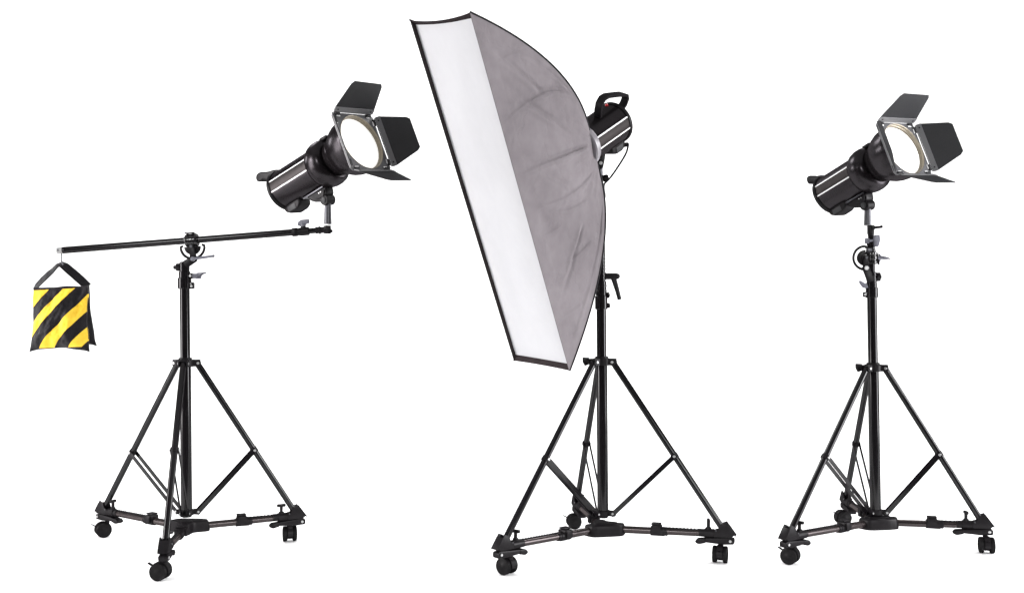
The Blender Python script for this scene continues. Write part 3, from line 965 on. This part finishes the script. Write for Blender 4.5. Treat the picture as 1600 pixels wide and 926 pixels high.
def mount(t, p, f, r, u, sm_, Rb, tube_len, label_parts=True):
    """rail, wedge bracket, tilting knuckle and vertical spigot sleeve"""
    b = -f
    rail = obj('mount_rail', B(box(p(sm_ + 0.026, 0, -Rb - 0.001), b, r, u, 0.094, 0.046, 0.005, 0.0012)), 'gunmetal', t)
    br = obj('mount_bracket', B(prism(rounded([(sm_ - 0.026, -Rb - 0.002), (sm_ + 0.058, -Rb - 0.002), (sm_ + 0.050, -Rb - 0.018), (sm_ + 0.034, -Rb - 0.030), (sm_ + 0.004, -Rb - 0.040), (sm_ - 0.022, -Rb - 0.024)], 0.005, 3), p(0), b, u, r, 0.036, bev=0.003),
                                 prism(rounded([(sm_ - 0.022, -Rb - 0.010), (sm_ + 0.036, -Rb - 0.010), (sm_ + 0.024, -Rb - 0.026), (sm_ - 0.010, -Rb - 0.030)], 0.004, 3), p(0), b, u, r, 0.044, bev=0.002)), 'plastic', t)
    kc = p(sm_ - 0.004, 0, -Rb - 0.038)
    kn = obj('tilt_knuckle', B(lathe(kc - r * 0.019, r, [(0, 0), (0, 0.015), (0.002, 0.017), (0.036, 0.017), (0.038, 0.015), (0.038, 0)], 28),
                               box(kc + u * 0.014 , b, r, u, 0.026, 0.030, 0.030, 0.004)), 'plastic', t)
    each('knuckle_cap', [lathe(kc + r * 0.0185, r, [(0, 0), (0, 0.010), (0.003, 0.010), (0.004, 0.008), (0.004, 0)], 24), lathe(kc - r * 0.0185, -r, [(0, 0), (0, 0.010), (0.003, 0.010), (0.004, 0.008), (0.004, 0)], 24)], 'leaf', kn)
    each('bracket_screw', [bolt(p(sm_ + q, sd * 0.0215, -Rb - 0.012), r * sd, 0.0022, 0.002) for q in (-0.006, 0.002) for sd in (-1, 1)], 'steel', br)
    zb = tube_len + 0.003
    obj('spigot_sleeve', B(tube(kc - Z * 0.004, V((kc.x, kc.y, zb)), 0.0100, 0.0124, seg=24)), 'gunmetal', t)
    obj('nylon_washer', B(tube((kc.x, kc.y, tube_len - 0.0015), (kc.x, kc.y, zb), 0.0112, seg=24)), 'white', t)
    return kc, br


def plain_head(nm_label, px, py, yy, yaw, pit, roll, side, L, smount, spig_z, top_ang=60, hk=1.0):
    f, r, u = head_frame(R(yaw), R(pit), R(roll))
    o = P(px, py, yy)
    b = -f
    base = o + b * smount - u * 0.10
    t = thing('flash_head', nm_label, 'studio light', V((base.x, base.y, spig_z)), 'studio flash heads')
    k = L / 0.394
    body, p, Rb = shell(t, o, f, r, u, 0.176 * k, 0.362 * k, side)
    # front ring
    obj('front_ring', B(lathe(p(0.120 * k), b, [(0, 0.045), (0, 0.058), (0.004, 0.066), (0.014, 0.0725), (0.028, 0.0755), (0.042, 0.0755), (0.056, 0.0725), (0.066, 0.0675), (0.070, Rb + 0.0005), (0.070, Rb - 0.004)], 64, u)), 'shell', t)
    lat = obj('latch', B(box(p(0.126 * k, 0.006, 0.0715), b, r, u, 0.030, 0.022, 0.010, 0.003), box(p(0.140 * k, -0.018, 0.0725), b, r, u, 0.010, 0.010, 0.006, 0.002)), 'plastic', t)
    # reflector bowl
    obj('reflector', B(lathe(p(0.003), b, [(0.0, 0.0885), (0.0, 0.0915), (0.006, 0.0925), (0.012, 0.0920), (0.014, 0.0900), (0.030, 0.0890), (0.046, 0.0860), (0.062, 0.0800), (0.075, 0.0725), (0.086, 0.0650), (0.094, 0.0605), (0.100, 0.0600), (0.106, 0.0560), (0.112, 0.0560), (0.120, 0.0530), (0.128, 0.0530)], 64, u)), 'shell', t)
    # barn door frame: square plate with a round opening
    h = side / 2
    bmq = bmesh.new()
    n = 64
    ring_o, ring_i, ring_o2, ring_i2 = [], [], [], []
    ro = 0.0868
    for q in range(n):
        a = 2 * math.pi * (q + 0.5) / n
        c_, s_ = math.cos(a), math.sin(a)
        m = h / max(abs(c_), abs(s_))
        cx_, cy_ = c_ * m, s_ * m
        # clip the corners slightly
        lim = h * 1.98
        if abs(cx_) + abs(cy_) > lim:
            g = lim / (abs(cx_) + abs(cy_))
            cx_, cy_ = cx_ * g, cy_ * g
        for lst, dd, (xx, yy_) in ((ring_o, 0.002, (cx_, cy_)), (ring_i, 0.002, (c_ * ro, s_ * ro)), (ring_o2, -0.002, (cx_, cy_)), (ring_i2, -0.002, (c_ * ro, s_ * ro))):
            lst.append(bmq.verts.new(o + f * dd + r * xx + u * yy_))
    for q in range(n):
        w_ = (q + 1) % n
        bmq.faces.new((ring_o[q], ring_o[w_], ring_i[w_], ring_i[q]))
        bmq.faces.new((ring_o2[q], ring_o2[w_], ring_i2[w_], ring_i2[q]))
        bmq.faces.new((ring_o[q], ring_o[w_], ring_o2[w_], ring_o2[q]))
        bmq.faces.new((ring_i[q], ring_i[w_], ring_i2[w_], ring_i2[q]))
    fr = obj('door_frame', bmq, 'plate', t)
    obj('rim_ring', B(lathe(o - f * 0.020, f, [(0, 0.0878), (0, 0.0822), (0.006, 0.0822), (0.0068, 0.0838), (0.010, 0.0838), (0.0108, 0.0830), (0.015, 0.0836), (0.0158, 0.0850), (0.0200, 0.0855), (0.0228, 0.0860), (0.0232, 0.0872), (0.0225, 0.0880)], 72, u)), 'brass', t)
    # domed frosted glass, set back in the ring
    dome = [(0.0, 0.0826), (0.0015, 0.0826)] + [(0.0015 + 0.011 * math.sin(R(a)), 0.0806 * math.cos(R(a))) for a in range(6, 90, 7)] + [(0.0125, 0)]
    obj('lens', B(lathe(o - f * 0.0135, f, dome, 72, u)), 'lens', t)
    # four door leaves: (hinge middle direction, hinge axis, open angle, depth, outer half width)
    for dvec, hax, ang, dep, hw_in, hw_out in ((u, r, top_ang, 0.108, 0.088, 0.066), (-r, u, 46, 0.106, 0.083, 0.054), (-u, r, 50, 0.112, 0.086, 0.054), (r, u, 40, 0.104, 0.086, 0.054)):
        hm = o + dvec * (h + 0.0005) + f * 0.006
        ldir = dvec * math.cos(R(ang)) + f * math.sin(R(ang))
        nn = ldir.cross(hax)
        poly = [(-hw_in, 0.004), (hw_in, 0.004), (hw_in, 0.016)] + rounded([(hw_out, dep), (-hw_out, dep)], 0.010, 4)[0:0] + [(hw_out + 0.003, dep - 0.010), (hw_out - 0.006, dep), (-hw_out + 0.006, dep), (-hw_out - 0.003, dep - 0.010), (-hw_in, 0.016)]
        lf = obj('door_leaf', B(prism(poly, hm, hax, ldir, nn, 0.0016, bev=0)), 'leaf', t)
        # hinge strip folded along the base of the leaf, rivets, and two lugs to the frame
        side_n = nn if nn.dot(f - dvec) > 0 else -nn
        hs = obj('hinge_strip', B(box(hm + ldir * 0.010 + side_n * 0.0018, hax, ldir, nn, hw_in * 2, 0.017, 0.0016, 0.0003, 1),
                                  tube(hm - hax * hw_in * 0.98, hm + hax * hw_in * 0.98, 0.0016, seg=8)), 'strip', lf)
        each('rivet', [bolt(hm + ldir * 0.010 + side_n * 0.0024 + hax * q * hw_in * 0.84, side_n, 0.0026, 0.0012) for q in (-1, 1)], 'leaf', lf)
        each('hinge_lug', [box(o + dvec * (h - 0.004) + f * 0.0045 + hax * q * hw_in * 0.80, hax, dvec, f, 0.020, 0.010, 0.0075, 0.001, 1) for q in (-1, 1)], 'leaf', fr)
        each('hinge_tab', [box(o + dvec * (h - 0.0105) + f * 0.0032 + hax * q * hw_in * 0.76, hax, dvec, f, 0.0150, 0.0042, 0.0022, 0.0004, 1) for q in (-1, 1)], 'white', fr)
    # folded carrying handle at the top rear
    s1 = 0.362 * k
    hp_ = [(-0.030, -0.006), (-0.004, 0.008), (0.030, 0.015), (0.060, 0.028), (0.078, 0.028), (0.088, 0.018), (0.086, 0.004), (0.072, -0.001), (0.060, 0.003), (0.046, -0.008), (0.034, -0.030), (0.018, -0.060), (0.004, -0.062)]
    obj('handle', B(prism(rounded([(s1 + a_ * (hk if a_ > 0 else 1), Rb + c_) for a_, c_ in hp_], 0.010, 4), o, b, u, r, 0.034, bev=0.004, seg=3)), 'plastic', t)
    kc, br = mount(t, p, f, r, u, smount, Rb, spig_z)
    return t, kc


h1, kc1 = plain_head('black flash head with open barn doors mounted on the tip of the boom arm', 565.0, 222.4, -0.09, -35.13, 19.36, -7.23, 0.186, 0.394, 0.206, pz(352.2, BY))
h3, kc3 = plain_head('black flash head with open barn doors on the stand furthest right', 1412.1, 232.9, 0.01, -59.8, 19.99, -4.46, 0.181, 0.350, 0.196, pz(351.5, RY), 68, 0.62)

# ------------------------------------------------------------------ softbox
f, r, u = head_frame(R(-134.45), R(-29.9), R(7.1))
sc_y = -0.33
fc = P(772.4, 321.3, sc_y)
L_, W_ = 1.062, 0.219
D_ = 0.42
rg = fc - f * D_
sbx = thing('softbox', 'tall narrow grey strip softbox with a white front facing lower left', 'softbox', rg)
r0 = 0.072
crn = [(1, 1), (-1, 1), (-1, -1), (1, -1)]     # r,u signs; r points to the picture's left


def rib(i, t):
    sx, sy = crn[i]
    k = t
    ax_ = t ** (1.75 if sy > 0 else 2.05)
    rad_r = sx * (r0 * 0.72 + (W_ / 2 - r0 * 0.72) * k)
    rad_u = sy * (r0 * 0.72 + (L_ / 2 - r0 * 0.72) * k)
    return rg + f * D_ * ax_ + r * rad_r + u * rad_u


NT, NS = 190, 280
CREASES = [((0.069, 0.994), (0.175, 0.669), 1.2), ((0.119, 0.95), (0.025, 0.694), 0.8), ((0.281, 0.988), (0.088, 0.388), 1.0), ((0.419, 0.981), (0.456, 0.312), 1.3),
           ((0.206, 0.919), (0.288, 0.606), 0.8), ((0.75, 0.644), (0.806, 0.919), 1.4), ((0.569, 0.869), (0.7, 0.538), 0.6), ((0.6, 1.0), (0.644, 0.819), 0.8),
           ((0.95, 0.675), (0.975, 0.95), 1.0), ((0.356, 0.969), (0.6, 0.625), 0.7), ((0.7, 0.994), (0.856, 0.606), 0.6), ((0.838, 1.0), (0.95, 0.788), 0.9), ((0.045, 0.95), (0.06, 0.35), 0.9), ((0.955, 0.95), (0.94, 0.35), 0.9), ((0.15, 0.985), (0.34, 0.52), 0.5), ((0.52, 0.99), (0.66, 0.36), 0.6)]


def crease(s_, t):
    """folds pressed into the cloth: a ridge with a valley beside it along each line"""
    h = 0.0
    x, y_ = s_ * L_, t * 0.62
    for (s0, t0), (s1_, t1), k in CREASES:
        ax_, ay_, bx_, by_ = s0 * L_, t0 * 0.62, s1_ * L_, t1 * 0.62
        dx, dy = bx_ - ax_, by_ - ay_
        l2 = dx * dx + dy * dy
        q = ((x - ax_) * dx + (y_ - ay_) * dy) / l2
        if not -0.1 < q < 1.1:
            continue
        fade = max(0.0, min(1, (q + 0.1) / 0.2, (1.1 - q) / 0.2))
        wob = 0.004 * mnoise.noise(V((q * 3.0, k * 9, 1.0)))
        d = ((x - ax_) * dy - (y_ - ay_) * dx) / math.sqrt(l2) + wob
        h += k * fade * (0.0015 * math.exp(-(d / 0.0022) ** 2) - 0.0008 * math.exp(-((d - 0.004) / 0.0024) ** 2) - 0.0026 * math.exp(-((d - 0.012) / 0.011) ** 2) + 0.0018 * math.exp(-((d + 0.014) / 0.012) ** 2))
    return h * 2.0


seams = []
for i in range(4):
    j = (i + 1) % 4
    side_panel = crn[i][0] == crn[j][0]
    bm = bmesh.new()
    g = []
    outd = (r * crn[i][0]) if side_panel else (u * crn[i][1])
    ns = NS if side_panel else 24
    for a in range(NT + 1):
        t = a / NT
        row = []
        for c_ in range(ns + 1):
            s_ = c_ / ns
            p = rib(i, t).lerp(rib(j, t), s_)
            e_ = math.sin(math.pi * s_) ** 0.8
            # cloth pulled tight: slight hollow between the rods, plus soft folds fanning from the ring
            hollow = -0.010 * e_ * math.sin(math.pi * t) if side_panel else -0.006 * e_ * math.sin(math.pi * min(1, t * 1.0))
            fold = e_ * 0.0042 * mnoise.noise(V((s_ * 7 + i * 3, t * 3.0, 2.0)))
            fold += e_ * 0.0022 * mnoise.noise(V((s_ * 16 + i * 5, t * 7.0 + s_ * 3, 6.0)))
            fold += e_ * 0.0007 * mnoise.noise(V((s_ * 45 + i * 5, t * 26.0, 3.0)))
            if side_panel:
                fold += min(1, e_ * 2) * crease(s_ if i == 1 else 1 - s_, t)
                fold -= 0.0016 * math.exp(-((t - 0.925) / 0.006) ** 2)
            if not side_panel:
                p = p - u * crn[i][1] * (0.010 if crn[i][1] > 0 else 0.0025) * e_ * max(0, t - 0.85) / 0.15
            row.append(bm.verts.new(p + outd * (hollow + fold * (1 - t ** 6))))
        g.append(row)
    for a in range(NT):
        for c_ in range(ns):
            bm.faces.new((g[a][c_], g[a][c_ + 1], g[a + 1][c_ + 1], g[a + 1][c_]))
    pn = obj('side_panel' if side_panel else 'end_panel', bm, 'greycloth', sbx, angle=80)
for i in range(4):
    ctr = lambda t: rib(i, t)
    pts = [rib(i, k / 36) + (r * crn[i][0] + u * crn[i][1]) * 0.0007 for k in range(37)]
    obj('edge_piping', B(sweep(pts, 0.0026, 8)), 'blackcloth', sbx)
# front lip: folds back from the outer edge to the recessed diffuser
bm = bmesh.new()
NB = 20
def edge_loop(inset_r, inset_u, back, sag=0.0):
    out = []
    for i in range(4):
        j = (i + 1) % 4
        for k in range(NB):
            s_ = k / NB
            a = V((crn[i][0] * (W_ / 2 - inset_r), crn[i][1] * (L_ / 2 - inset_u)))
            b_ = V((crn[j][0] * (W_ / 2 - inset_r), crn[j][1] * (L_ / 2 - inset_u)))
            q = a.lerp(b_, s_)
            if crn[i][1] == crn[j][1]:
                q.y -= crn[i][1] * sag * math.sin(math.pi * s_) ** 0.8 * (1 if crn[i][1] > 0 else 0.25)
            out.append(fc + r * q.x + u * q.y - f * back)
    return out
loops = [edge_loop(0.0, 0.0, 0.0, 0.010), edge_loop(0.0012, 0.002, -0.001, 0.010), edge_loop(0.0022, 0.006, 0.004, 0.010), edge_loop(0.0035, 0.013, 0.010, 0.007), edge_loop(0.006, 0.018, 0.0118, 0.005)]
bm.free()
for i in range(4):
    hem_bands = 2 if i == 1 else 0          # the hem on this long side is the pale cloth itself
    for nm_, mt_, k0_, k1_ in (('front_hem', 'greycloth', 0, hem_bands), ('front_lip', 'lipcloth', hem_bands, 4)):
        if k1_ <= k0_:
            continue
        bm = bmesh.new()
        lv = [[bm.verts.new(lp[(i * NB + k) % (4 * NB)]) for k in range(NB + 1)] for lp in loops[k0_:k1_ + 1]]
        for A, C_ in zip(lv, lv[1:]):
            for k in range(NB):
                bm.faces.new((A[k], A[k + 1], C_[k + 1], C_[k]))
        obj(nm_, bm, mt_, sbx, angle=60)
# diffuser cloth
bm = bmesh.new()
nu, nv = 12, 60
g = []
for a in range(nv + 1):
    row = []
    for c_ in range(nu + 1):
        x_ = (c_ / nu * 2 - 1)
        z_ = (a / nv * 2 - 1)
        e_ = (1 - x_ ** 4) * (1 - z_ ** 10)
        dd = 0.0112 - e_ * (0.003 + 0.0028 * mnoise.noise(V((x_ * 1.6, z_ * 2.5, 4))) + 0.0012 * mnoise.noise(V((x_ * 6, z_ * 3, 8))))
        row.append(bm.verts.new(fc + r * x_ * (W_ / 2 - 0.0042) + u * z_ * (L_ / 2 - 0.0145) - f * dd))
    g.append(row)
for a in range(nv):
    for c_ in range(nu):
        bm.faces.new((g[a][c_], g[a][c_ + 1], g[a + 1][c_ + 1], g[a + 1][c_]))
obj('diffuser', bm, 'diffuser', sbx, angle=80)
obj('speed_ring', B(lathe(rg + f * 0.006, -f, [(0, 0.050), (0, 0.066), (0.003, 0.070), (0.016, 0.0715), (0.022, 0.069), (0.024, 0.050), (0.024, 0.040), (0.0, 0.040)], 56, u)), 'ringgrey', sbx)

# ------------------------------------------------------------------ flash head behind the softbox
o2 = fc
base = onM(zM(300))
t2 = thing('flash_head', 'black flash head with a raised handle plugged into the back of the softbox', 'studio light', V((base.x, base.y, base.z)), 'studio flash heads')
body, p2, Rb = shell(t2, o2, f, r, u, D_ + 0.016, 0.612, 0, 1.0, 3)
b_ = -f
s1 = 0.612
# raised handle: a loop from the front of the body back to the rear cap
hu = u * math.cos(R(20)) - r * math.sin(R(20))
hw = hu.cross(b_)
HP = [(0.517, 0.056), (0.514, 0.084), (0.518, 0.106), (0.532, 0.118), (0.556, 0.117), (0.600, 0.103), (0.648, 0.087), (0.667, 0.077), (0.673, 0.062), (0.662, 0.046), (0.640, 0.036), (0.618, 0.034)]
hpts = [o2 + b_ * a_ + hu * c_ for a_, c_ in HP]
obj('handle', B(ribbon(hpts, hw, 0.024, 0.0095)), 'plastic', t2, angle=50)
obj('test_button', B(lathe(p2(0.598, 0.0, Rb - 0.002), u, [(0, 0), (0, 0.0052), (0.006, 0.005), (0.0075, 0.0035), (0.008, 0)], 20)), 'red', t2)
kc = onM(zM(258))
obj('mount_bracket', B(prism(rounded([(-0.015, 0.058), (0.019, 0.062), (0.014, 0.018), (0.008, -0.012), (-0.010, -0.014), (-0.014, 0.010)], 0.005, 3), kc, X, Z, Y, 0.030, bev=0.003)), 'plastic', t2)
obj('tilt_bolt', B(bolt(kc + V((0.000, -0.016, 0.004)), -Y, 0.0055, 0.004)), 'steel', t2)
obj('spigot_sleeve', B(tube(kc - Z * 0.010, onM(zM(302)), 0.0085, 0.0105, seg=20), ringcol(onM(zM(283)), onM(zM(276)), 0.0125), ringcol(onM(zM(300)), onM(zM(292)), 0.0140)), 'gunmetal', t2)
k0 = onM(zM(280)) + V((0.008, -0.004, 0))
kx = V((0.9, -0.2, 0.25)).normalized()
obj('clamp_knob', B(hexknob(k0, kx, 0.0115, 0.018), tube(k0 - kx * 0.006, k0 + kx * 0.002, 0.006, seg=12)), 'plastic', t2)
# power cord from the rear socket down to the stand
c0 = p2(s1 - 0.004, 0, -Rb - 0.012)
cpx = [(980.5, 224), (980.5, 232), (977.5, 241), (970.5, 253), (962, 266), (954, 277), (948.5, 283), (944, 288), (943.5, 296), (945, 306), (943, 316)]
cy = [c0.y, c0.y * 0.95, c0.y * 0.85, c0.y * 0.65, c0.y * 0.45, 0.01, -0.01, -0.018, -0.02, -0.02, -0.018]
cp = [c0] + [P(a, b__, yy) for (a, b__), yy in zip(cpx, cy)]
# smooth the cord
def smooth(pts, n=4):
    out = []
    q = [pts[0]] + list(pts) + [pts[-1]]
    for i in range(1, len(q) - 2):
        for k in range(n):
            t = k / n
            a, b1_, c_, d_ = q[i - 1], q[i], q[i + 1], q[i + 2]
            out.append(0.5 * ((2 * b1_) + (c_ - a) * t + (2 * a - 5 * b1_ + 4 * c_ - d_) * t * t + (3 * b1_ - a - 3 * c_ + d_) * t ** 3))
    out.append(q[-2])
    return out
obj('power_cord', B(sweep(smooth(cp), 0.0032, 8)), 'plastic', t2)
obj('cord_plug', B(tube(c0 - V((0, 0, 0.002)), P(980.5, 227, c0.y), 0.0062, 0.0045, seg=12)), 'plastic', t2)


def dbg(n, p):
    d = p.y - CAM_Y
    print('DBG', n, round(800 + FPX * p.x / d, 1), round(500 - FPX * (p.z - CAM_Z) / d, 1), tuple(round(c, 3) for c in p))


dbg('kc1', kc1); dbg('kc3', kc3); dbg('rear2', p2(s1)); dbg('ring2', rg); dbg('handle top', hpts[5]); dbg('c0', c0); dbg('u', fc + u * .1)
